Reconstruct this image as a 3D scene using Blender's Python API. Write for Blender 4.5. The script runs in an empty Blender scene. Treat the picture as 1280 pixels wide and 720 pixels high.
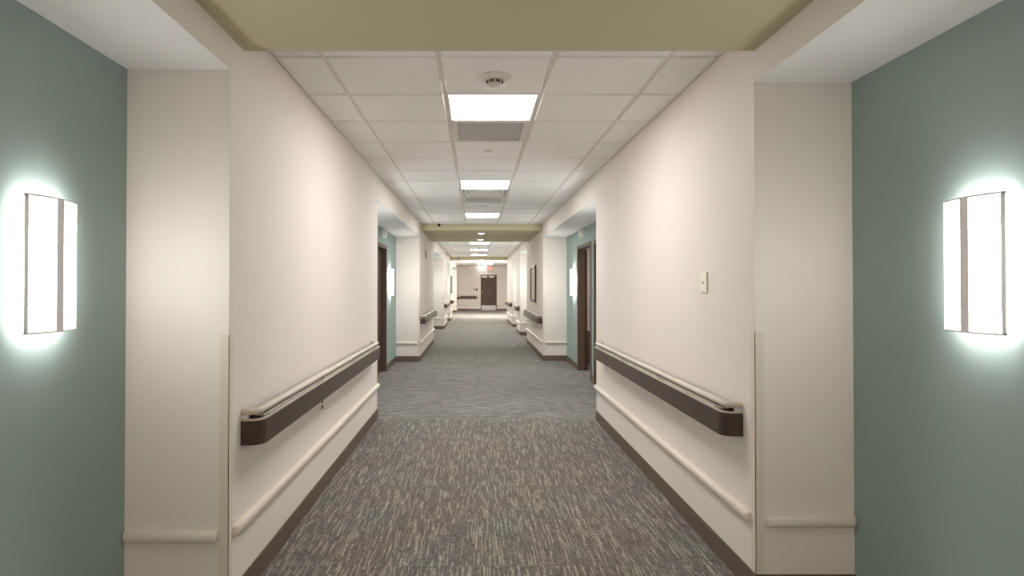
import bpy, bmesh, math, random
from mathutils import Vector
random.seed(4)
S = bpy.context.scene
COL = S.collection

# ------------------------------------------------------------------ dimensions
F = 740.0                      # focal length in pixels of a 1280 px wide frame
XL, XR = -1.072, 1.289         # corridor wall faces
TL, TR = -1.520, 1.742         # alcove (teal) wall faces
CEIL, BEAM, SOFF = 2.640, 2.521, 2.376
XC = 0.108                     # corridor centre line
BACK, END = -.9, 35.0
REAR = -7.4
WT = 0.10                      # alcove wall thickness

# ------------------------------------------------------------------ materials
def srgb(r, g, b):
    f = lambda c: (c/255/12.92) if c/255 <= 0.04045 else ((c/255+0.055)/1.055)**2.4
    return (f(r), f(g), f(b), 1)

def mat(name, col, rough=0.6, metal=0.0, spec=0.5, bump=None, var=None, coat=0):
    m = bpy.data.materials.new(name); m.use_nodes = True
    nt = m.node_tree; n = nt.nodes; l = nt.links
    b = n['Principled BSDF']
    b.inputs['Base Color'].default_value = col
    b.inputs['Roughness'].default_value = rough
    b.inputs['Metallic'].default_value = metal
    b.inputs['Specular IOR Level'].default_value = spec
    b.inputs['Coat Weight'].default_value = coat
    tc = n.new('ShaderNodeTexCoord')
    if bump:
        t = n.new('ShaderNodeTexNoise'); t.inputs['Scale'].default_value = bump[0]; t.inputs['Detail'].default_value = 4
        l.new(tc.outputs['Object'], t.inputs['Vector'])
        bp = n.new('ShaderNodeBump'); bp.inputs['Strength'].default_value = bump[1]; bp.inputs['Distance'].default_value = bump[2]
        l.new(t.outputs['Fac'], bp.inputs['Height']); l.new(bp.outputs['Normal'], b.inputs['Normal'])
    if var:      # scale vector, amount
        mp = n.new('ShaderNodeMapping'); mp.inputs['Scale'].default_value = var[0]
        l.new(tc.outputs['Object'], mp.inputs['Vector'])
        t = n.new('ShaderNodeTexNoise'); t.inputs['Scale'].default_value = 1; t.inputs['Detail'].default_value = 5
        l.new(mp.outputs['Vector'], t.inputs['Vector'])
        r = n.new('ShaderNodeValToRGB')
        a = var[1]
        r.color_ramp.elements[0].position = .3; r.color_ramp.elements[1].position = .7
        r.color_ramp.elements[0].color = tuple(c*(1-a) for c in col[:3])+(1,)
        r.color_ramp.elements[1].color = tuple(min(1, c*(1+a)) for c in col[:3])+(1,)
        l.new(t.outputs['Fac'], r.inputs['Fac']); l.new(r.outputs['Color'], b.inputs['Base Color'])
    return m

def emit(name, col, strength):
    m = bpy.data.materials.new(name); m.use_nodes = True
    nt = m.node_tree; n = nt.nodes; l = nt.links
    n.remove(n['Principled BSDF'])
    e = n.new('ShaderNodeEmission'); e.inputs['Color'].default_value = col; e.inputs['Strength'].default_value = strength
    l.new(e.outputs[0], n['Material Output'].inputs['Surface'])
    return m

WALL = mat('beige_paint', srgb(236, 228, 220), .75, spec=.3, bump=(350, .06, .001))
HEAD = WALL
SOFFIT = mat('soffit_paint', srgb(244, 242, 240), .8, spec=.3, bump=(300, .06, .001))
TEAL = mat('sage_teal_paint', srgb(158, 174, 168), .7, spec=.3, bump=(350, .08, .001))
OLIVE = mat('olive_paint', srgb(208, 200, 168), .8, spec=.3, bump=(300, .06, .001))
TILE = mat('ceiling_tile', srgb(247, 244, 241), .9, spec=.2, bump=(220, .25, .002), var=((90, 90, 90), .025))
TEE = mat('ceiling_grid_metal', srgb(228, 221, 214), .5, spec=.4)
BASEM = mat('brown_vinyl_base', srgb(108, 92, 80), .55, var=((4, 4, 30), .05))
GRIP = mat('beige_grip_vinyl', srgb(206, 196, 184), .4, spec=.5)
CREAM = mat('cream_bumper', srgb(230, 220, 206), .35, spec=.5, bump=(120, .05, .001))
GUARD = mat('beige_corner_guard', srgb(228, 217, 204), .55, spec=.4)
WOOD = mat('dark_wood_vinyl', srgb(74, 57, 46), .38, spec=.5, var=((6, 6, 160), .28), coat=.15)
WOOD2 = mat('dark_door_wood', srgb(74, 50, 38), .5, var=((30, 30, 2), .2))
FRAMEM = mat('brown_door_frame', srgb(104, 84, 70), .5)
BRACK = mat('dark_bracket', srgb(60, 50, 42), .5)
STEEL = mat('brushed_steel', srgb(190, 188, 184), .35, metal=.9, var=((3, 3, 200), .1))
GREYM = mat('grey_metal_trim', srgb(240, 234, 234), .5)
GRAPH = mat('dark_plastic', srgb(30, 28, 28), .25)
WHITEP = mat('white_plastic', srgb(238, 234, 222), .4)
IVORY = mat('ivory_plate', srgb(246, 240, 222), .35)
GREYP = mat('grey_plastic', srgb(176, 170, 164), .5)
MATW = mat('pale_print', srgb(206, 196, 180), .5, var=((3, 3, 3), .12))
WAINS = mat('brown_wainscot', srgb(120, 96, 74), .6, var=((3, 3, 40), .1))
REDL = emit('exit_red_glow', srgb(255, 70, 80), 2.5)
PANEL_E = emit('panel_light', (1, .98, .972, 1), 16)
SCONCE_E = emit('sconce_light', (1, .98, .96, 1), 9.8)
DOWN_E = emit('downlight_glow', (1, .96, .9, 1), 30)
REAR_FILL_E = emit('rear_fill_light', (1, .92, .80, 1), 7.5)  # warm glow of the fill lights added behind the camera
EMER_E = emit('emergency_lamp_glow', (1, .96, .9, 1), 7)
SCONCE_F = emit('sconce_light_far', (1, .985, .97, 1), 17)
LOBBY_E = emit('lobby_lamp_glow', (1, .95, .88, 1), 75)

def grille_mat():
    m = mat('perforated_grille', srgb(150, 150, 150), .5, metal=.3)
    nt = m.node_tree; n = nt.nodes; l = nt.links
    tc = n.new('ShaderNodeTexCoord')
    v = n.new('ShaderNodeTexVoronoi'); v.inputs['Scale'].default_value = 110; v.inputs['Randomness'].default_value = 0
    l.new(tc.outputs['Object'], v.inputs['Vector'])
    r = n.new('ShaderNodeValToRGB'); r.color_ramp.elements[0].position = .30; r.color_ramp.elements[1].position = .38
    r.color_ramp.elements[0].color = srgb(140, 140, 140); r.color_ramp.elements[1].color = srgb(222, 220, 218)
    l.new(v.outputs['Distance'], r.inputs['Fac']); l.new(r.outputs['Color'], n['Principled BSDF'].inputs['Base Color'])
    return m
GRILLE = grille_mat()

def carpet(name, dark, mid, light, along, tint):
    """woven carpet squares: streaks run along Y (along=True) or along X"""
    m = bpy.data.materials.new(name); m.use_nodes = True
    nt = m.node_tree; n = nt.nodes; l = nt.links
    b = n['Principled BSDF']; b.inputs['Roughness'].default_value = .95; b.inputs['Specular IOR Level'].default_value = .15
    b.inputs['Sheen Weight'].default_value = .15
    tc = n.new('ShaderNodeTexCoord')
    sep = n.new('ShaderNodeSeparateXYZ'); l.new(tc.outputs['Object'], sep.inputs[0])
    def M(op, a, c=None):
        q = n.new('ShaderNodeMath'); q.operation = op
        for i, v in enumerate((a, c)):
            if v is None: continue
            if isinstance(v, (int, float)): q.inputs[i].default_value = v
            else: l.new(v, q.inputs[i])
        return q.outputs[0]
    across, run = (sep.outputs['X'], sep.outputs['Y']) if along else (sep.outputs['Y'], sep.outputs['X'])
    tile_u = M('FLOOR', M('DIVIDE', sep.outputs['X'], .61)); tile_v = M('FLOOR', M('DIVIDE', sep.outputs['Y'], .61))
    seed = M('ADD', M('MULTIPLY', tile_u, 7.31), M('MULTIPLY', tile_v, 13.7))
    rows = M('FLOOR', M('DIVIDE', across, .006))
    def streak(sa, sr, off, lo, hi):
        c = n.new('ShaderNodeCombineXYZ')
        l.new(M('MULTIPLY', rows, sa), c.inputs[0]); l.new(M('MULTIPLY', run, sr), c.inputs[1]); l.new(M('ADD', seed, off), c.inputs[2])
        t = n.new('ShaderNodeTexNoise'); t.inputs['Scale'].default_value = 1; t.inputs['Detail'].default_value = 1.5
        l.new(c.outputs[0], t.inputs['Vector'])
        r = n.new('ShaderNodeValToRGB'); r.color_ramp.elements[0].position = lo; r.color_ramp.elements[1].position = hi
        l.new(t.outputs['Fac'], r.inputs['Fac'])
        return r.outputs['Color']
    s1 = streak(3.7, 4.5, 0, .54, .62); s2 = streak(5.3, 9.0, 40, .42, .62)
    fine = n.new('ShaderNodeTexNoise'); fine.inputs['Scale'].default_value = 200; fine.inputs['Detail'].default_value = 3
    l.new(tc.outputs['Object'], fine.inputs['Vector'])
    big = n.new('ShaderNodeTexNoise'); big.inputs['Scale'].default_value = 2.2; big.inputs['Detail'].default_value = 3
    l.new(tc.outputs['Object'], big.inputs['Vector'])
    def mix(f, a, c, mode='MIX'):
        q = n.new('ShaderNodeMix'); q.data_type = 'RGBA'; q.blend_type = mode
        if isinstance(f, (int, float)): q.inputs[0].default_value = f
        else: l.new(f, q.inputs[0])
        for i, v in ((6, a), (7, c)):
            if isinstance(v, tuple): q.inputs[i].default_value = v
            else: l.new(v, q.inputs[i])
        return q.outputs[2]
    base = mix(s2, dark, mid)
    bigr = n.new('ShaderNodeValToRGB'); bigr.color_ramp.elements[0].position = .45; bigr.color_ramp.elements[1].position = .65
    l.new(big.outputs['Fac'], bigr.inputs['Fac'])
    base = mix(M('MULTIPLY', bigr.outputs['Color'], .45), base, tint)
    base = mix(M('MULTIPLY', s1, .85), base, light)
    fr = n.new('ShaderNodeValToRGB'); fr.color_ramp.elements[0].position = .35; fr.color_ramp.elements[1].position = .65
    fr.color_ramp.elements[0].color = (.40, .40, .40, 1); fr.color_ramp.elements[1].color = (1.45, 1.45, 1.45, 1)
    l.new(fine.outputs['Fac'], fr.inputs['Fac'])
    base = mix(1.0, base, fr.outputs['Color'], 'MULTIPLY')
    mid_n = n.new('ShaderNodeTexNoise'); mid_n.inputs['Scale'].default_value = 45; mid_n.inputs['Detail'].default_value = 3
    l.new(tc.outputs['Object'], mid_n.inputs['Vector'])
    mr = n.new('ShaderNodeValToRGB'); mr.color_ramp.elements[0].position = .35; mr.color_ramp.elements[1].position = .65
    mr.color_ramp.elements[0].color = (.72, .72, .72, 1); mr.color_ramp.elements[1].color = (1.28, 1.28, 1.28, 1)
    l.new(mid_n.outputs['Fac'], mr.inputs['Fac'])
    base = mix(1.0, base, mr.outputs['Color'], 'MULTIPLY')
    l.new(base, b.inputs['Base Color'])
    bp = n.new('ShaderNodeBump'); bp.inputs['Strength'].default_value = .5; bp.inputs['Distance'].default_value = .004
    l.new(fine.outputs['Fac'], bp.inputs['Height']); l.new(bp.outputs['Normal'], b.inputs['Normal'])
    return m
CARP_A = carpet('carpet_long_streaks', srgb(102, 94, 86), srgb(124, 116, 107), srgb(170, 164, 151), True, srgb(98, 106, 100))
CARP_B = carpet('carpet_cross_streaks', srgb(96, 93, 90), srgb(128, 123, 119), srgb(174, 168, 159), False, srgb(112, 111, 111))
CARP_C = carpet('carpet_tan_streaks', srgb(104, 99, 92), srgb(136, 131, 120), srgb(190, 184, 168), True, srgb(128, 124, 110))

# ------------------------------------------------------------------ mesh helpers
class MB:
    def __init__(s): s.v = []; s.f = []; s.m = []; s.smooth = []
    def add(s, vs, fs, mi=0, smooth=False):
        o = len(s.v); s.v += [tuple(v) for v in vs]
        for f in fs:
            s.f.append(tuple(i+o for i in f)); s.m.append(mi); s.smooth.append(smooth)
    def box(s, x0, x1, y0, y1, z0, z1, mi=0, under=None, sides=None):
        x0, x1 = min(x0, x1), max(x0, x1); y0, y1 = min(y0, y1), max(y0, y1); z0, z1 = min(z0, z1), max(z0, z1)
        vs = [(x, y, z) for z in (z0, z1) for y in (y0, y1) for x in (x0, x1)]
        fs = [(0, 2, 3, 1), (4, 5, 7, 6), (0, 1, 5, 4), (2, 6, 7, 3), (0, 4, 6, 2), (1, 3, 7, 5)]
        o = len(s.v); s.v += vs
        for i, f in enumerate(fs):
            s.f.append(tuple(k+o for k in f)); s.smooth.append(False)
            s.m.append(under if (i == 0 and under is not None) else mi)
        return s
    def lathe(s, prof, c=(0, 0, 0), axis='z', seg=32, mi=0, sgn=1):
        """prof: list of (radius, height along axis)"""
        vs = []; fs = []
        for r, h in prof:
            for k in range(seg):
                a = 2*math.pi*k/seg; p, q = r*math.cos(a), r*math.sin(a)
                if axis == 'z': vs.append((c[0]+p, c[1]+q, c[2]+h*sgn))
                elif axis == 'y': vs.append((c[0]+p, c[1]+h*sgn, c[2]+q))
                else: vs.append((c[0]+h*sgn, c[1]+p, c[2]+q))
        for i in range(len(prof)-1):
            for k in range(seg):
                k2 = (k+1) % seg
                fs.append((i*seg+k, i*seg+k2, (i+1)*seg+k2, (i+1)*seg+k))
        s.add(vs, fs, mi, True)
        s.add([vs[k] for k in range(seg)], [tuple(range(seg))], mi)
        n0 = (len(prof)-1)*seg
        s.add([vs[n0+k] for k in range(seg)], [tuple(range(seg))], mi)
        return s
    def sweep(s, path, sec, mi=0, smooth=True):
        """path: (x,y) points in plan; sec: closed list of (offset to the left of travel, z)"""
        n = len(path); rings = []
        for i in range(n):
            a = Vector(path[max(0, i-1)]); b = Vector(path[min(n-1, i+1)])
            t = (b-a).normalized(); nx, ny = -t.y, t.x
            k = 1.0
            if 0 < i < n-1:
                t1 = (Vector(path[i])-a).normalized(); k = 1/max(.5, t1.dot(t))
            rings.append([(path[i][0]+nx*o*k, path[i][1]+ny*o*k, z) for o, z in sec])
        m = len(sec); vs = [v for r in rings for v in r]; fs = []
        for i in range(n-1):
            for j in range(m):
                j2 = (j+1) % m
                fs.append((i*m+j, i*m+j2, (i+1)*m+j2, (i+1)*m+j))
        s.add(vs, fs, mi, smooth)
        s.add(rings[0], [tuple(range(m))], mi); s.add(rings[-1], [tuple(range(m))], mi)
        return s
    def build(s, name, mats, parent=None, bevel=0, origin=None):
        o = Vector(parent['_o']) if parent is not None else (Vector(origin) if origin else Vector((0, 0, 0)))
        me = bpy.data.meshes.new(name)
        me.from_pydata([tuple(Vector(v)-o) for v in s.v], [], s.f)
        for mt in (mats if isinstance(mats, (list, tuple)) else [mats]): me.materials.append(mt)
        for p, mi, sm in zip(me.polygons, s.m, s.smooth): p.material_index = mi; p.use_smooth = sm
        bm = bmesh.new(); bm.from_mesh(me); bmesh.ops.remove_doubles(bm, verts=bm.verts, dist=1e-6) if any(s.smooth) else None
        bmesh.ops.recalc_face_normals(bm, faces=bm.faces); bm.to_mesh(me); bm.free()
        ob = bpy.data.objects.new(name, me); COL.objects.link(ob)
        if parent is not None: ob.parent = parent; ob['_o'] = tuple(o)
        else: ob.location = o; ob['_o'] = tuple(o)
        if any(s.smooth):
            md = ob.modifiers.new('edge', 'EDGE_SPLIT'); md.split_angle = math.radians(40)
        if bevel:
            md = ob.modifiers.new('bevel', 'BEVEL'); md.width = bevel; md.segments = 2; md.limit_method = 'ANGLE'
        return ob

def box(*a, **k): return MB().box(*a, **k)
def thing(name, loc, label, cat, group=None):
    o = bpy.data.objects.new(name, None); COL.objects.link(o); o.location = loc; o.empty_display_size = .1
    o['_o'] = tuple(loc); o['label'] = label; o['category'] = cat
    if group: o['group'] = group
    return o
def tag(o, label, cat, group=None):
    o['label'] = label; o['category'] = cat
    if group: o['group'] = group
    return o
def struct(o): o['kind'] = 'structure'; return o
def text(name, body, loc, size, material, parent, rot=(math.pi/2, 0, 0), ext=.002):
    c = bpy.data.curves.new(name, 'FONT'); c.body = body; c.size = size; c.extrude = ext; c.align_x = 'CENTER'; c.align_y = 'CENTER'
    tmp = bpy.data.objects.new(name+'_tmp', c); COL.objects.link(tmp); tmp.rotation_euler = rot
    bpy.context.view_layer.update()
    me = bpy.data.meshes.new_from_object(tmp.evaluated_get(bpy.context.evaluated_depsgraph_get()))
    bpy.data.objects.remove(tmp)
    me.transform(tmp_rot(rot)); me.materials.clear(); me.materials.append(material)
    ob = bpy.data.objects.new(name, me); COL.objects.link(ob); ob.parent = parent
    ob.location = Vector(loc)-Vector(parent['_o']); ob['_o'] = tuple(parent['_o'])
    return ob
def tmp_rot(rot):
    from mathutils import Euler
    return Euler(rot).to_matrix().to_4x4()

# ------------------------------------------------------------------ the shell
LW = [(2.571, 6.434), (11.25, 15.0), (19.8, 22.2), (24.4, 26.5), (33.0, END)]   # full-depth wall sections, left
RW = [(2.737, 6.346), (11.38, 15.0), (17.3, 18.7), (20.9, 24.5)]                # right
LOBX = 2.45                                                                      # lobby side wall (right)

def floor():
    mb = MB()
    zones = [(REAR, 2.65, 1), (2.65, 6.39, 0), (6.39, 11.3, 1), (11.3, 15.0, 2), (15.0, 18.5, 1), (18.5, 22.4, 2), (22.4, 26.5, 1), (26.5, END+.2, 1)]
    for a, b, m in zones:
        mb.add([(-3.3, a, 0), (LOBX+1.1, a, 0), (LOBX+1.1, b, 0), (-3.3, b, 0)], [(0, 1, 2, 3)], m)
        mb.add([(-3.3, a, -.1), (LOBX+1.1, a, -.1), (LOBX+1.1, b, -.1), (-3.3, b, -.1)], [(0, 3, 2, 1)], m)
    struct(mb.build('floor', [CARP_A, CARP_B, CARP_C]))
floor()

# corridor wall blocks and headers over the alcoves
def side_wall(side):
    x0, x1, walls, name = (TL, XL, LW, 'wall_left') if side < 0 else (TR, XR, RW, 'wall_right')
    mb = MB()
    for a, b in walls: mb.box(x0, x1, a, b, 0, CEIL+.06)
    edges = [BACK]+[v for w in walls for v in w]
    gaps = [(edges[i], edges[i+1]) for i in range(0, len(edges)-1, 2)]
    for a, b in gaps: mb.box(x0, x1, a, b, SOFF, CEIL+.06, 0, under=1)
    struct(mb.build(name, [WALL, SOFFIT]))
side_wall(-1); side_wall(1)

DOOR_L = (8.93, 9.99); DOOR_RA = (8.97, 10.10); DOOR_RB = (7.60, 8.69); DH = 2.075
def teal_wall(side, doors, name, y1):
    x0, x1 = (TL-WT, TL) if side < 0 else (TR, TR+WT)
    mb = MB(); y = BACK
    for a, b in doors:
        mb.box(x0, x1, y, a, 0, SOFF+.06); mb.box(x0, x1, a, b, DH, SOFF+.06); y = b
    mb.box(x0, x1, y, y1, 0, SOFF+.06)
    struct(mb.build(name, TEAL))
teal_wall(-1, [DOOR_L], 'wall_left_alcove', END)
teal_wall(1, [DOOR_RB, DOOR_RA], 'wall_right_alcove', 24.5)
struct(box(-1.7, LOBX+.1, END, END+.15, 0, CEIL+.06).build('wall_end', WALL))
m_ = MB(); RX0, RX1 = -3.1, 3.32
m_.box(RX0-.1, RX1+.1, REAR-.12, REAR, 0, CEIL+.06); m_.box(RX0-.1, RX0, REAR, BACK, 0, CEIL+.06); m_.box(RX1, RX1+.1, REAR, BACK, 0, CEIL+.06)
m_.box(RX0-.1, TL, BACK-.12, BACK, 0, CEIL+.06); m_.box(TR, RX1+.1, BACK-.12, BACK, 0, CEIL+.06)
m_.box(TL, XL, BACK-.12, BACK, SOFF, CEIL+.06); m_.box(XR, TR, BACK-.12, BACK, SOFF, CEIL+.06)
struct(m_.build('wall_back', WALL))
m_ = MB(); m_.box(LOBX, LOBX+.12, 24.4, END, 0, CEIL+.06); m_.box(TR, LOBX+.12, 24.4, 24.5, 0, CEIL+.06)
struct(m_.build('wall_lobby', WALL))
# small room seen through the open doorway on the right
m_ = MB(); X0, X1, Y0, Y1 = TR+WT, 3.6, 8.6, 11.05
for q in ((X0, X1, Y1, Y1+.1), (X1, X1+.1, Y0-.1, Y1+.1), (X0, X1, Y0-.1, Y0)):
    m_.box(*q, 0, .60, 1); m_.box(*q, .60, SOFF+.1, 0)
struct(m_.build('wall_side_room', [WALL, WAINS]))
struct(box(X0, X1, Y0, Y1, SOFF, SOFF+.1).build('ceiling_side_room', SOFFIT))
struct(box(X0, X1, Y1-.01, Y1, 0, .1).build('baseboard_side_room', BASEM))
t = thing('ceiling_light', (2.9, 9.6, SOFF), 'added round fill lamp, out of view, in the side room behind the open doorway', 'ceiling light')  # hidden lamp added to brighten the room seen through the doorway
MB().lathe([(.16, 0), (.16, .02), (.15, .025)], (2.9, 9.6, SOFF), sgn=-1).build('light_base', WHITEP, t)
MB().lathe([(.145, .024), (.13, .05), (.08, .065), (.01, .07)], (2.9, 9.6, SOFF), sgn=-1).build('globe', DOWN_E, t)

# olive dropped soffits
def beam(a, b, n, x1=XR):
    struct(box(XL, x1, a, b, BEAM, CEIL+.05).build('ceiling_soffit' if n == 0 else 'ceiling_soffit', OLIVE))
beam(-.35, 2.733, 0); beam(11.45, 14.5, 1); beam(24.2, 24.95, 2)

# suspended ceiling
TX = [XL, -.807, -.197, .413, 1.023, XR]
def ceiling(y0, y1, org, skip, xs=TX, name='ceiling'):
    k0 = math.floor((y0-org)/.61)-1
    ys = [y0]+[org+.61*k for k in range(k0, k0+60) if y0+.03 < org+.61*k < y1-.03]+[y1]
    mb = MB(); g = MB()
    for i in range(len(xs)-1):
        for j in range(len(ys)-1):
            if i == skipcol(xs) and any(abs(ys[j]-s) < .05 for s in skip): continue
            a, b, c, d = xs[i]+.013, xs[i+1]-.013, ys[j]+.013, ys[j+1]-.013
            e = .004
            vs = [(a+e, c+e, CEIL), (b-e, c+e, CEIL), (b-e, d-e, CEIL), (a+e, d-e, CEIL), (a, c, CEIL+.009), (b, c, CEIL+.009), (b, d, CEIL+.009), (a, d, CEIL+.009)]
            mb.add(vs, [(0, 3, 2, 1), (0, 1, 5, 4), (1, 2, 6, 5), (2, 3, 7, 6), (3, 0, 4, 7)])
    mb.box(xs[0], xs[-1], y0, y1, CEIL+.06, CEIL+.08)
    c = struct(mb.build(name, TILE))
    for x in xs[1:-1]: g.box(x-.012, x+.012, y0, y1, CEIL+.008, CEIL+.03)
    for x, s in ((xs[0], 1), (xs[-1], -1)): g.box(x, x+s*.02, y0, y1, CEIL+.004, CEIL+.012)
    for y in ys[1:-1]: g.box(xs[0], xs[-1], y-.012, y+.012, CEIL+.0081, CEIL+.029)
    g.build('ceiling_grid', TEE, c)
def skipcol(xs): return min(range(len(xs)-1), key=lambda i: abs((xs[i]+xs[i+1])/2-(XC if len(xs) == 6 else .44)))
O1 = 3.11
r1 = lambda k: O1+.61*k
O2 = 16.345
r2 = lambda k: O2+.61*k
LIGHTS1 = [r1(1), r1(6), r1(11)]; LIGHTS2 = [r2(0), r2(5), r2(10)]
ceiling(2.733, 11.45, O1, LIGHTS1+[r1(2), r1(7), r1(8)])
ceiling(14.5, 24.2, O2, LIGHTS2)
ceiling(24.95, END, 25.0, [], [XL, -.78, -.17, .44, 1.05, 1.66, 2.27, LOBX])
ceiling(BACK-.12, -.35, -.9, [])
RXS = [RX0]+[.108-.305+.61*k for k in range(-4, 6)]+[RX1]
RLIGHTS = [(-1.9, -2.4), (-1.9, .04), (-1.9, 2.48), (-4.34, -2.4), (-4.34, .04), (-4.34, 2.48)]
ceiling(REAR, BACK-.12, -1.9, [], RXS)
struct(box(XL-.4, XL, BACK, END, CEIL+.06, CEIL+.08).build('ceiling_cap_left', TILE))
struct(box(XR, LOBX+.1, BACK, END, CEIL+.06, CEIL+.08).build('ceiling_cap_right', TILE))

# ------------------------------------------------------------------ troffers, grilles, diffuser
def troffer(y, label):
    x0, x1 = -.197, .413
    t = thing('ceiling_light', (XC, y+.305, CEIL), label, 'ceiling light', 'recessed ceiling light panels')
    f = MB(); a, b, c, d = x0+.012, x1-.012, y+.012, y+.598; w = .012
    f.box(a, b, c, c+w, CEIL+.004, CEIL+.03); f.box(a, b, d-w, d, CEIL+.004, CEIL+.03)
    f.box(a, a+w, c+w, d-w, CEIL+.004, CEIL+.03); f.box(b-w, b, c+w, d-w, CEIL+.004, CEIL+.03)
    f.build('light_frame', TEE, t)
    box(a+w, b-w, c+w, d-w, CEIL+.007, CEIL+.02).build('diffuser', PANEL_E, t)
for y, lb in [(LIGHTS1[0], 'nearest white square light panel in the tiled ceiling, beside the grey grille'),
              (LIGHTS1[1], 'second white ceiling light panel, in front of the clipped air diffuser'),
              (LIGHTS1[2], 'third white ceiling light panel, just before the far olive soffit'),
              (LIGHTS2[0], 'white ceiling light panel just past the far olive soffit'),
              (LIGHTS2[1], 'middle white ceiling light panel of the far tiled ceiling'),
              (LIGHTS2[2], 'last white ceiling light panel of the far tiled ceiling'),
              ]:
    troffer(y, lb)

for ry in (-2.2, -4.6):  # unseen lamps added to give the near piers and soffit frontal light
    for rx in (-2.2, .108, 2.4):
        t = thing('ceiling_light', (rx, ry, CEIL), 'added fill light on the unseen ceiling behind the viewpoint', 'ceiling light', 'added fill lights behind the viewpoint')
        box(rx-.61, rx+.61, ry-.31, ry+.31, CEIL-.03, CEIL).build('light_frame', TEE, t)
        box(rx-.59, rx+.59, ry-.29, ry+.29, CEIL-.045, CEIL-.03).build('diffuser', REAR_FILL_E, t)

def grille(y, label):
    x0, x1 = -.197, .413
    t = thing('return_grille', (XC, y+.305, CEIL), label, 'vent', 'perforated ceiling return grilles')
    f = MB(); a, b, c, d = x0+.012, x1-.012, y+.012, y+.598; w = .045; w2 = .02
    f.box(a, b, c, c+w2, CEIL, CEIL+.012); f.box(a, b, d-w2, d, CEIL, CEIL+.012)
    f.box(a, a+w, c+w2, d-w2, CEIL, CEIL+.012); f.box(b-w, b, c+w2, d-w2, CEIL, CEIL+.012)
    f.build('grille_frame', TEE, t)
    box(a+w, b-w, c+w2, d-w2, CEIL+.010, CEIL+.014).build('perforated_panel', GRILLE, t)
grille(r1(2), 'grey perforated return grille behind the nearest ceiling light')
grille(r1(8), 'pale grey return grille between the second and third ceiling lights')

y = r1(7)
t = thing('air_diffuser', (XC, y+.305, CEIL), 'white square air diffuser with two clips behind the second ceiling light', 'vent')
f = MB(); a, b, c, d = -.185, .401, y+.012, y+.598
for q in ((a, b, c, c+.02), (a, b, d-.02, d), (a, a+.02, c+.02, d-.02), (b-.02, b, c+.02, d-.02)): f.box(*q, CEIL, CEIL+.012)
f.build('diffuser_frame', TEE, t)
box(a+.02, b-.02, c+.02, d-.02, CEIL+.045, CEIL+.05).build('recess', GREYP, t)
box(a+.035, b-.035, c+.05, d-.035, CEIL+.002, CEIL+.008).build('plaque', TEE, t, bevel=.002)
for sx in (a+.07, b-.095): box(sx, sx+.025, c+.10, c+.26, CEIL-.006, CEIL+.002).build('clip', GREYP, t)
box(a+.075, b-.075, c+.035, c+.055, CEIL-.004, CEIL+.03).build('slot_blade', GREYP, t)

# smoke detector
t = thing('smoke_detector', (XC, 3.42, CEIL), 'round white smoke detector on the ceiling before the nearest light', 'smoke detector')
MB().lathe([(.100, 0), (.102, .004), (.088, .012), (.06, .018), (.045, .02)], (XC, 3.42, CEIL), sgn=-1).build('base', TEE, t)
MB().lathe([(.044, .018), (.046, .026), (.042, .034), (.036, .038)], (XC, 3.42, CEIL), sgn=-1).build('sensor_ring', GREYP, t)
MB().lathe([(.0455, .024), (.050, .026), (.050, .031), (.0455, .033)], (XC, 3.42, CEIL), sgn=-1).build('vent_ring', BRACK, t)
for k in range(8):
    an = 2*math.pi*k/8; px, py = XC+.049*math.cos(an), 3.42+.049*math.sin(an)
    box(px-.004, px+.004, py-.004, py+.004, CEIL-.034, CEIL-.022).build('vent_fin', TEE, t)
MB().lathe([(.034, .036), (.034, .05), (.024, .056), (.01, .058)], (XC, 3.42, CEIL), sgn=-1).build('cap', TEE, t)
for yy, lb in ((5.27, 'round flat sprinkler cap in the ceiling tile behind the grey grille'), (8.9, 'round flat sprinkler cap in the ceiling tile before the third light')):
    t = thing('sprinkler_cover', (XC, yy, CEIL), lb, 'sprinkler', 'concealed sprinkler caps')
    MB().lathe([(.028, 0), (.028, .004)], (XC, yy, CEIL), sgn=-1).build('collar', GREYP, t)
    MB().lathe([(.040, .004), (.041, .007), (.036, .009)], (XC, yy, CEIL), sgn=-1).build('cover_plate', TEE, t)

# recessed downlights in the olive soffits
def downlight(x, y, label, r=.06):
    t = thing('downlight', (x, y, BEAM), label, 'ceiling light', 'round downlights in the olive soffits')
    MB().lathe([(r+.02, 0), (r+.02, .006), (r, .010), (r-.004, .002)], (x, y, BEAM), sgn=-1).build('trim_ring', WHITEP, t)
    MB().lathe([(r-.006, .001), (r-.006, .007), (r-.02, .010)], (x, y, BEAM), sgn=-1).build('lens', DOWN_E, t)
downlight(XC, 12.15, 'first small round downlight under the far olive soffit')
downlight(XC, 13.75, 'second small round downlight under the far olive soffit, farther back')
downlight(.25, 24.6, 'small round downlight under the last olive soffit by the end lobby', .09)

# lobby surface lamp
t = thing('lobby_lamp', (.44, 28.4, CEIL), 'bright square surface lamp on the ceiling of the end lobby', 'ceiling light')
box(.06, .82, 28.0, 28.8, CEIL-.02, CEIL).build('lamp_base', WHITEP, t)
box(.07, .81, 28.01, 28.79, CEIL-.135, CEIL-.02).build('lamp_diffuser', LOBBY_E, t, bevel=.02)

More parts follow.
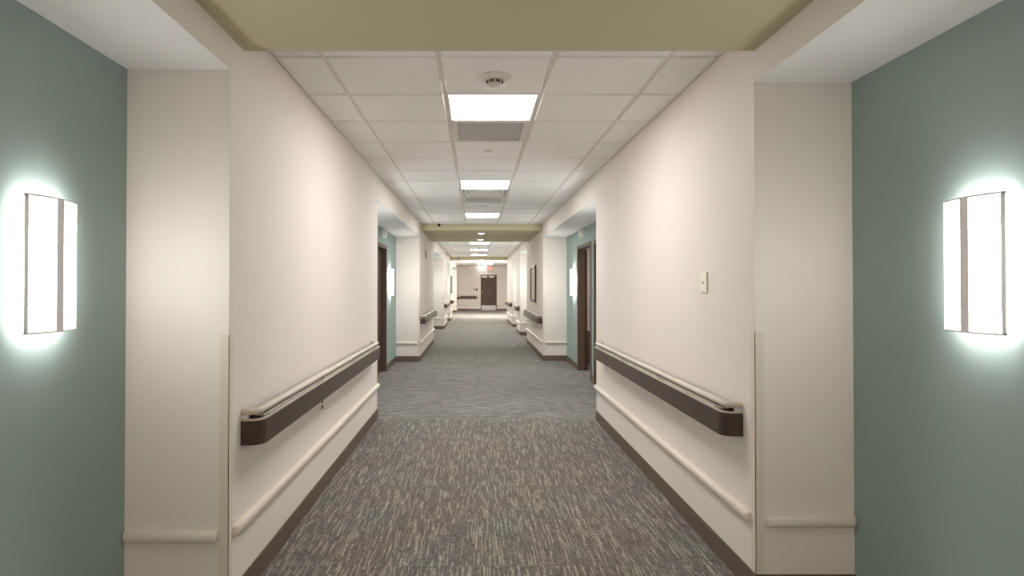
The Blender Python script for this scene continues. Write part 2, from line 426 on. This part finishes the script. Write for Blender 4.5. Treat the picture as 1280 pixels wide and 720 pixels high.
# ------------------------------------------------------------------ wall sconces
def sconce(side, yc, label, glow=None):
    xw = TL if side < 0 else TR; s = 1 if side < 0 else -1
    z0, z1 = 1.274, 1.734; h = .12
    t = thing('wall_sconce', (xw, yc, z0), label, 'wall lamp', 'curved wall sconces')
    N = 10
    def arc(e0, bulge, hh): return [(xw+s*(e0+bulge*(1-(2*i/N-1)**2)), yc-hh+2*hh*i/N) for i in range(N+1)]
    # diffuser body
    pf = arc(.046, .028, h-.004)
    loop = pf+[(xw+s*.022, yc+h-.004), (xw+s*.022, yc-h+.004)]
    n = len(loop); vs = [(x, y, z) for z in (z0+.004, z1-.004) for x, y in loop]
    fs = [tuple(range(n)), tuple(range(n, 2*n))]+[(i, (i+1) % n, n+(i+1) % n, n+i) for i in range(n)]
    d = MB(); d.add(vs, fs); d.build('diffuser', glow or SCONCE_E, t)
    # thin rims top and bottom, end strips
    fr = MB()
    for za, zb in ((z0-.002, z0+.004), (z1-.004, z1+.002)):
        out = arc(.050, .028, h); inn = arc(.040, .028, h)
        m = N+1; vs = [(x, y, z) for z in (za, zb) for x, y in out+inn[::-1]]
        k = 2*m
        fr.add(vs, [tuple(range(k)), tuple(range(k, 2*k))]+[(i, (i+1) % k, k+(i+1) % k, k+i) for i in range(k)])
    for ys, w in ((yc-h, .006), (yc+h-.004, .004)):
        fr.box(xw+s*.042, xw+s*.0535, ys, ys+w, z0, z1)
    fr.build('rim', GREYM, t)
    box(xw+s*.066, xw+s*.0775, yc-.0175, yc+.0175, z0-.002, z1+.002).build('centre_bar', GREYM, t)
    b = MB(); b.box(xw, xw+s*.0235, yc-h+.012, yc+h-.012, z0+.012, z1-.012); b.build('backplate', GREYM, t)
sconce(-1, 2.055, 'large glowing sconce on the near left teal wall')
sconce(1, 2.018, 'large glowing sconce on the near right teal wall')
sconce(-1, 10.42, 'glowing sconce between dark left door frame and far pier', SCONCE_F)
sconce(1, 10.48, 'glowing sconce between open right doorway and far pier', SCONCE_F)
for sd, yy, lb in ((-1, 7.25, 'sconce in the second left alcove nearer than the dark door'), (1, 6.95, 'sconce in the second right alcove nearer than the doors'),
                   (-1, 15.8, 'first sconce in the third left alcove'), (1, 15.6, 'first sconce in the third right alcove'), (-1, 19.0, 'farther sconce in the third left alcove'), (-1, 23.7, 'sconce in the fourth left alcove'), (-1, 32.2, 'sconce in the last left alcove by the end wall'),
                   (1, 16.6, 'farther sconce in the third right alcove'), (1, 20.2, 'sconce in the fourth right alcove')):
    sconce(sd, yy, lb, SCONCE_F)

# ------------------------------------------------------------------ handrails
def rail_path(xw, s, y0, y1, off, r):
    """plan path leaving the wall at y0, running off from it and returning at y1"""
    p = [(xw, y0)]; 
    for i in range(7):
        a = math.pi/2*i/6; p.append((xw+s*(off-r+r*math.sin(a)), y0+r-r*math.cos(a)))
    for i in range(7):
        a = math.pi/2*i/6; p.append((xw+s*(off-r+r*math.cos(a)), y1-r+r*math.sin(a)))
    p.append((xw, y1)); return p
def handrail(side, y0, y1, label):
    xw = XL if side < 0 else XR; s = 1 if side < 0 else -1
    t = thing('handrail', (xw, (y0+y1)/2, .706), label, 'handrail', 'wall handrails of the corridor')
    q = -s   # sweep offset sign that points away from the wall... (left of travel)
    pp = rail_path(xw, s, y0, y1, .088, .045)
    sec = [(0, .706), (0, .812), (q*.004, .818), (q*.012, .818), (q*-.0, .818)] 
    th = .012
    sec = [(-q*0, .708), (-q*.003, .706), (-q*th, .706), (-q*th, .816), (-q*.003, .816), (0, .813)]
    sec = [(a*-1, z) for a, z in sec]
    MB().sweep(pp, sec).build('crash_panel', WOOD, t)
    pt = rail_path(xw, s, y0+.004, y1-.004, .083, .042)
    MB().sweep(pt, [(q*-.004, .816), (q*-.004, .822), (q*.014, .822), (q*.014, .816)]).build('track', GRIP, t)
    pg = rail_path(xw, s, y0+.008, y1-.008, .066, .045)
    tube = [(.020*math.cos(2*math.pi*k/14), .855+.016*math.sin(2*math.pi*k/14)) for k in range(14)]
    MB().sweep(pg, tube).build('grip', GRIP, t)
    ln = y1-y0; n = max(2, round(ln/.8))
    for k in range(n):
        yy = y0+.12+(ln-.24)*k/(n-1)
        box(xw, xw+s*.074, yy-.025, yy+.025, .800, .836).build('bracket', BRACK, t)
    # cream inner carrier seen through the slot
    box(xw+s*.040, xw+s*.081, y0+.06, y1-.06, .827, .833).build('carrier', GRIP, t)
    box(xw+s*.050, xw+s*.066, y0+.06, y1-.06, .833, .845).build('spine', BRACK, t)
handrail(-1, 2.715, 6.06, 'dark wood handrail with cream grip on the near left wall')
handrail(1, 2.875, 6.02, 'dark wood handrail with cream grip on the near right wall')
handrail(-1, 11.40, 14.85, 'dark handrail on the left wall past the second alcove')
handrail(1, 11.52, 14.85, 'dark handrail on the right wall under the framed picture')
handrail(-1, 19.95, 22.0, 'short dark handrail on the third left wall piece')
handrail(1, 17.45, 18.55, 'short dark handrail on the third right wall piece')
handrail(-1, 24.55, 26.3, 'short dark handrail on the fourth left wall piece under a picture')
handrail(1, 21.05, 24.3, 'dark handrail on the farthest right wall piece')
handrail(-1, 33.15, 34.7, 'tiny dark handrail at the last left wall piece beside the end wall')
# end wall handrail
t = thing('handrail', (-.45, END, .73), 'dark handrail on the beige end wall left of the door', 'handrail', 'wall handrails of the corridor')
pp = [(.05, END)]+[(.05-.045+.045*math.cos(math.pi/2*i/6), END-.088+.045-.045*math.sin(math.pi/2*i/6)) for i in range(7)]+[(-.95+.045-.045*math.sin(math.pi/2*i/6), END-.088+.045-.045*math.cos(math.pi/2*i/6)) for i in range(7)]+[(-.95, END)]
MB().sweep(pp, [(0, .706), (.012, .706), (.012, .816), (0, .816)]).build('crash_panel', WOOD, t)
box(-.92, .02, END-.084, END-.05, .83, .868).build('grip', WOOD, t, bevel=.012)
for xx in (-.8, -.45, -.1): box(xx-.02, xx+.02, END-.08, END, .80, .835).build('bracket', BRACK, t)

# ------------------------------------------------------------------ low bumper rails
def capsule(mb, a, b, axis, face, s, z, h=.052, d=.030):
    """half-round rail between a and b along axis, standing out of 'face' in direction s"""
    L = b-a; e = .024; rings = []
    st = [(a, .0), (a+.002, .45), (a+.008, .8), (a+e, 1), (b-e, 1), (b-.008, .8), (b-.002, .45), (b, 0)]
    prof = [(0, -.5), (.55, -.5), (.85, -.38), (1, -.15), (1, .15), (.85, .38), (.55, .5), (0, .5)]
    for p, k in st:
        k = max(k, .02); r = []
        for u, w in prof:
            o = face+s*d*u*(.35+.65*k) ; zz = z+h*w*(.6+.4*k)
            r.append((o, p, zz) if axis == 'y' else (p, o, zz))
        rings.append(r)
    m = len(prof); vs = [v for r in rings for v in r]; fs = []
    for i in range(len(rings)-1):
        for j in range(m):
            j2 = (j+1) % m; fs.append((i*m+j, i*m+j2, (i+1)*m+j2, (i+1)*m+j))
    mb.add(vs, fs, 0, True); mb.add(rings[0], [tuple(range(m))]); mb.add(rings[-1], [tuple(range(m))])
BZ = .352
def bumper(args, label):
    mb = MB(); capsule(mb, *args)
    tag(mb.build('bumper_rail', CREAM), label, 'bumper rail', 'low cream bumper rails')
def wall_bumper(side, a, b, label): bumper((a, b, 'y', XL if side < 0 else XR, 1 if side < 0 else -1, BZ), label)
def pier_bumper(side, y, label):
    if side < 0: bumper((TL, XL-.042, 'x', y, -1, BZ), label)
    else: bumper((XR+.042, TR, 'x', y, -1, BZ), label)
wall_bumper(-1, 2.615, 6.46, 'long cream bumper rail low on the near left wall under its handrail')
wall_bumper(1, 2.780, 6.37, 'long cream bumper rail low on the near right wall under its handrail')
pier_bumper(-1, 2.571, 'short cream bumper rail on the near left pier beside the teal wall')
pier_bumper(1, 2.737, 'short cream bumper rail on the near right pier beside the teal wall')
wall_bumper(-1, 11.29, 15.0, 'cream bumper rail low on the left wall past the second alcove')
wall_bumper(1, 11.42, 15.0, 'cream bumper rail low on the right wall below the framed picture')
pier_bumper(-1, 11.25, 'short cream bumper rail on the left pier past the dark door frame')
pier_bumper(1, 11.38, 'short cream bumper rail on the right pier past the open doorway')
names = ['third', 'fourth', 'fifth']
for i, (a, b) in enumerate(LW[2:]):
    wall_bumper(-1, a+.04, b-.01, 'cream bumper rail low on the %s left wall piece, far down the hall' % names[i])
    pier_bumper(-1, a, 'short cream bumper rail on the %s left pier, far down the hall' % names[i])
for i, (a, b) in enumerate(RW[2:]):
    wall_bumper(1, a+.04, b-.01, 'cream bumper rail low on the %s right wall piece, far down the hall' % names[i])
    pier_bumper(1, a, 'short cream bumper rail on the %s right pier, far down the hall' % names[i])
DX0, DX1 = .33, 1.18
bumper((XL+.02, DX0-.09, 'x', END, -1, BZ), 'cream bumper rail on the end wall left of the door')
bumper((DX1+.09, LOBX-.02, 'x', END, -1, BZ), 'cream bumper rail on the end wall right of the door')

# corner guards on the front pier corners and at the far ends of the first walls
n_trim = 0
def guard(xw, sx, y, sy):
    """xw wall face, sx direction out of the wall into the hall, corner at y, sy = -1 near corner / +1 far corner"""
    global n_trim; n_trim += 1
    mb = MB(); t_ = .0025; w = .038; z0, z1 = .108, 1.22
    mb.box(xw, xw+sx*t_, y+sy*t_, y-sy*w, z0, z1)
    mb.box(xw+sx*t_, xw-sx*w, y, y+sy*t_, z0, z1)
    mb.box(xw+sx*t_, xw, y+sy*t_, y, z0, z1)
    struct(mb.build('trim_%d' % n_trim, GUARD))
for (a, b) in LW[:4]: guard(XL, 1, a, -1); guard(XL, 1, b, 1)
for (a, b) in RW[:4]: guard(XR, -1, a, -1); guard(XR, -1, b, 1)

# ------------------------------------------------------------------ baseboards
def baseboards():
    h, d = .106, .008
    def run(mb, x0, x1, y0, y1):
        mb.box(x0, x1, y0, y1, 0, h-.004)
        ix0, ix1, iy0, iy1 = x0, x1, y0, y1
        mb.box(ix0, ix1, iy0, iy1, h-.004, h)
    for side, walls, xw, xt, nm, door in ((-1, LW, XL, TL, 'baseboard_left', [DOOR_L]), (1, RW, XR, TR, 'baseboard_right', [DOOR_RB, DOOR_RA])):
        s = -side; mb = MB()
        for a, b in walls:
            run(mb, xw, xw+s*d, a-d, b)
            run(mb, xt, xw, a-d, a)
            if b < END-.1: run(mb, xt, xw+s*d, b, b+d)
        y = BACK; ends = [w[0] for w in walls]; starts = [BACK]+[w[1] for w in walls]
        for y0, y1 in zip(starts, ends):
            cuts = [dd for dd in door if y0 < dd[0] < y1]; yy = y0
            for dd in cuts: 
                if dd[0]-.06 > yy: run(mb, xt, xt+s*d, yy, dd[0]-.055)
                yy = dd[1]+.055
            run(mb, xt, xt+s*d, yy, y1)
        struct(mb.build(nm, BASEM))
    mb = MB(); run(mb, XL, DX0-.06, END-d, END); run(mb, DX1+.06, LOBX, END-d, END)
    struct(mb.build('baseboard_end', BASEM))
baseboards()

# ------------------------------------------------------------------ doors
def side_door(n, side, rng, is_open):
    xt = TL if side < 0 else TR; s = 1 if side < 0 else -1; a, b = rng
    r = struct(bpy.data.objects.new('door_%d' % n, None)); COL.objects.link(r); r.location = (xt, (a+b)/2, 0); r['_o'] = (xt, (a+b)/2, 0)
    f = MB(); c = .05
    xo, xi = xt+s*.012, xt-s*(WT+.012)
    f.box(xo, xi, a-.0, a+.018, 0, DH); f.box(xo, xi, b-.018, b, 0, DH); f.box(xo, xi, a, b, DH-.018, DH)
    f.box(xo, xt, a-c+.01, a, 0, DH+c-.01); f.box(xo, xt, b, b+c-.01, 0, DH+c-.01); f.box(xo, xt, a, b, DH, DH+c-.01)
    f.box(xt-s*.055, xt-s*.07, a+.018, a+.034, 0, DH-.018); f.box(xt-s*.055, xt-s*.07, b-.026, b-.018, 0, DH-.018)
    f.build('door_frame', FRAMEM, r, bevel=.002)
    if not is_open:
        lf = box(xt-s*.072, xt-s*.112, a+.02, b-.02, .008, DH-.02).build('door_leaf', WOOD2, r, bevel=.002)
        hd = MB(); hd.lathe([(.026, 0), (.026, .01), (.012, .012), (.012, .05)], (xt-s*.072, a+.09, 1.0), 'x', 20, sgn=s)
        hd.box(xt-s*.022, xt-s*.034, a+.08, a+.2, .99, 1.01); hd.build('door_handle', STEEL, lf)
    else:
        lfm = MB(); p0 = Vector((xt-s*(WT+.005), b-.02)); dr = Vector((-s*.11, 1)).normalized(); nn = Vector((dr.y, -dr.x))*(-s)
        cs = [p0, p0+dr*.86, p0+dr*.86+nn*.045, p0+nn*.045]
        lfm.add([(c_.x, c_.y, z) for z in (.008, DH-.02) for c_ in cs], [(0, 3, 2, 1), (4, 5, 6, 7), (0, 1, 5, 4), (1, 2, 6, 5), (2, 3, 7, 6), (3, 0, 4, 7)])
        lf = lfm.build('door_leaf', WOOD2, r, bevel=.002)
        hp = p0+dr*.79+nn*.045
        hd = MB(); hd.lathe([(.026, 0), (.026, .01), (.012, .012), (.012, .05)], (hp.x, hp.y, 1.0), 'x', 20, sgn=-s)
        hd.box(hp.x-s*.04, hp.x-s*.052, hp.y-.12, hp.y+.01, .99, 1.01); hd.build('door_handle', STEEL, lf)
side_door(2, -1, DOOR_L, False)
side_door(3, 1, DOOR_RA, True)
side_door(4, 1, DOOR_RB, False)

# call lights over the doorways
for sd, lb in ((-1, 'small white call light box above the dark left door frame'), (1, 'small white call light box above the right doorway')):
    xt = TL if sd < 0 else TR; s = -sd
    t = thing('call_light', (xt, 9.7, 2.24), lb, 'call light', 'call light boxes over the alcove doors')
    box(xt, xt+s*.012, 9.57, 9.84, 2.235, 2.365).build('mounting_plate', WHITEP, t, bevel=.003)
    box(xt+s*.012, xt+s*.05, 9.60, 9.81, 2.25, 2.35).build('lens', WHITEP, t, bevel=.008)

# end door
r = struct(bpy.data.objects.new('door_1', None)); COL.objects.link(r); r.location = ((DX0+DX1)/2, END, 0); r['_o'] = ((DX0+DX1)/2, END, 0)
f = MB(); H = 2.06
f.box(DX0-.05, DX0, END-.03, END, 0, H+.05); f.box(DX1, DX1+.05, END-.03, END, 0, H+.05); f.box(DX0, DX1, END-.03, END, H, H+.05)
f.build('door_frame', FRAMEM, r)
lf = box(DX0, DX1, END-.02, END-.002, .01, H).build('door_leaf', WOOD2, r)
mo = MB()
for z in (1.20, .96, 1.85, .48):
    mo.box(DX0+.16, DX1-.16, END-.034, END-.02, z-.018, z+.018)
for x in (DX0+.16, DX1-.18): mo.box(x, x+.02, END-.03, END-.02, .48, .96); mo.box(x, x+.02, END-.03, END-.02, 1.2, 1.85)
mo.build('panel_moulding', FRAMEM, lf)
box(DX0+.01, DX1-.01, END-.026, END-.02, .03, .31).build('kick_plate', STEEL, lf)
kn = MB(); kn.lathe([(.035, 0), (.035, .01), (.014, .014), (.014, .04), (.03, .05), (.034, .065), (.02, .08)], (DX0+.07, END-.02, 1.06), 'y', 20, sgn=-1)
kn.build('door_knob', STEEL, lf)
for x0, x1 in ((DX0+.01, DX0+.33), (DX0+.42, DX0+.74)):
    box(x0, x1, END-.075, END-.02, H-.11, H-.01).build('door_closer', WHITEP, r, bevel=.008)

# exit sign and emergency lamp on the end wall
t = thing('exit_sign', (.80, END-.06, 2.36), 'red exit sign high on the end wall above the door', 'sign')
box(.645, .965, END-.06, END, 2.37, 2.60).build('housing', WHITEP, t, bevel=.006)
text('letters', 'EXIT', (.805, END-.063, 2.485), .17, REDL, t)
t = thing('emergency_lamp', (.36, END, 2.40), 'glowing white lamp box on the end wall beside the exit sign', 'wall lamp')
box(.12, .60, END-.05, END, 2.42, 2.62).build('lamp_housing', WHITEP, t, bevel=.005)
box(.14, .58, END-.10, END-.05, 2.44, 2.60).build('lamp_lens', EMER_E, t, bevel=.01)

# devices on the end wall
t = thing('wall_strobe', (-.40, END, 2.15), 'small white alarm strobe high on the end wall left of the door', 'alarm')
box(-.47, -.33, END-.03, END, 2.13, 2.28).build('strobe_body', WHITEP, t, bevel=.004)
box(-.43, -.37, END-.06, END-.03, 2.17, 2.24).build('strobe_lens', GREYP, t, bevel=.008)
t = thing('light_switch', (-.10, END, 1.18), 'pale switch plate on the end wall above the handrail', 'switch')
box(-.15, -.06, END-.01, END, 1.18, 1.30).build('plate', GREYP, t, bevel=.003); box(-.12, -.09, END-.018, END-.01, 1.22, 1.26).build('rocker', GRAPH, t)
t = thing('wall_keypad', (.05, END, 1.18), 'dark keypad on the end wall beside the door', 'keypad')
box(0, .09, END-.03, END, 1.17, 1.31).build('keypad_body', FRAMEM, t, bevel=.004); box(.015, .075, END-.034, END-.03, 1.2, 1.28).build('keypad_face', GRAPH, t)

# switch plate (near right wall) and socket (near left wall)
t = thing('key_switch_plate', (XR, 3.33, 1.394), 'ivory switch plate on the near right wall above the handrail', 'switch')
box(XR, XR-.010, 3.29, 3.372, 1.394, 1.510).build('plate', IVORY, t, bevel=.003)
MB().lathe([(.008, 0), (.008, .004), (.005, .005)], (XR-.010, 3.331, 1.452), 'x', 16, sgn=-1).build('key_hole', GREYP, t)
for zz in (1.403, 1.501): MB().lathe([(.004, 0), (.003, .0015)], (XR-.010, 3.331, zz), 'x', 12, sgn=-1).build('screw', GREYP, t)
t = thing('wall_socket', (XL, 4.11, .56), 'white twin power socket under the near left handrail', 'socket')
box(XL, XL+.006, 4.07, 4.15, .558, .672).build('plate', WHITEP, t, bevel=.002)
for zz in (.594, .636): box(XL+.006, XL+.009, 4.094, 4.126, zz-.014, zz+.014).build('outlet', GRAPH, t, bevel=.002)

# dome cameras
for x, yb, z, lb in ((-.713, 11.45, 2.612, 'black dome camera on the face of the far olive soffit'), (-.72, 24.2, 2.60, 'tiny black dome camera on the last olive soffit')):
    t = thing('security_camera', (x, yb, z), lb, 'camera', 'dome cameras on the olive soffits')
    MB().lathe([(.040, 0), (.040, .03), (.034, .036)], (x, yb, z), 'y', 24, sgn=-1).build('housing', WHITEP, t)
    MB().lathe([(.033, .03), (.032, .05), (.025, .065), (.012, .074), (.003, .076)], (x, yb, z), 'y', 24, sgn=-1).build('dome', GRAPH, t)

# round horn on left wall
t = thing('wall_horn', (XL, 12.6, 2.02), 'small round grey alarm horn high on the left wall past the second alcove', 'alarm')
MB().lathe([(.085, 0), (.085, .02), (.07, .028)], (XL, 12.6, 2.105), 'x', 28, sgn=1).build('horn_base', GREYP, t)
MB().lathe([(.06, .027), (.055, .04), (.02, .045)], (XL, 12.6, 2.105), 'x', 28, sgn=1).build('horn_cone', WHITEP, t)

# framed pictures
def picture(side, y0, y1, z0, z1, label):
    xw = XL if side < 0 else XR; s = -side
    t = thing('framed_picture', (xw, (y0+y1)/2, z0), label, 'picture')
    w = .05; f = MB()
    f.box(xw, xw+s*.035, y0, y1, z0, z0+w); f.box(xw, xw+s*.035, y0, y1, z1-w, z1)
    f.box(xw, xw+s*.035, y0, y0+w, z0+w, z1-w); f.box(xw, xw+s*.035, y1-w, y1, z0+w, z1-w)
    f.build('picture_frame', WOOD, t, bevel=.004)
    box(xw, xw+s*.015, y0+w, y1-w, z0+w, z1-w).build('print', MATW, t)
picture(1, 12.65, 13.7, 1.09, 1.89, 'brown framed picture on the right wall past the open doorway')
picture(-1, 25.0, 26.0, 1.13, 1.88, 'dark framed picture far down the left wall')

# hanging dark fixture in the far ceiling
t = thing('ceiling_bracket', (.2, 21.5, CEIL), 'small dark bracket hanging from the far tiled ceiling', 'bracket')
box(.09, .12, 21.48, 21.52, 2.53, CEIL).build('stem', GRAPH, t)
box(.12, .38, 21.49, 21.51, 2.605, 2.625).build('arm', GREYP, t)
box(.08, .40, 21.46, 21.54, CEIL-.012, CEIL).build('mount', GREYP, t)

# ------------------------------------------------------------------ camera and view
cam = bpy.data.cameras.new('camera'); co = bpy.data.objects.new('camera', cam); COL.objects.link(co)
co.location = (0, 0, 1.43); PITCH = math.radians(.6)
co.rotation_euler = (math.pi/2+PITCH, 0, 0)
cam.sensor_width = 36; cam.lens = F/1280*36
cam.shift_x = (640-595)/1280
cam.shift_y = -(360-(358-F*math.tan(PITCH)))/1280
cam.clip_start = .02; cam.clip_end = 200
S.camera = co
w = bpy.data.worlds.new('world'); S.world = w; w.use_nodes = True
w.node_tree.nodes['Background'].inputs[0].default_value = (0, 0, 0, 1)
S.view_settings.view_transform = 'Standard'; S.view_settings.look = 'None'
S.view_settings.gamma = 1; S.view_settings.use_curve_mapping = False
S.view_settings.exposure = 0.95
for o in list(bpy.data.objects):
    if '_o' in o: del o['_o']
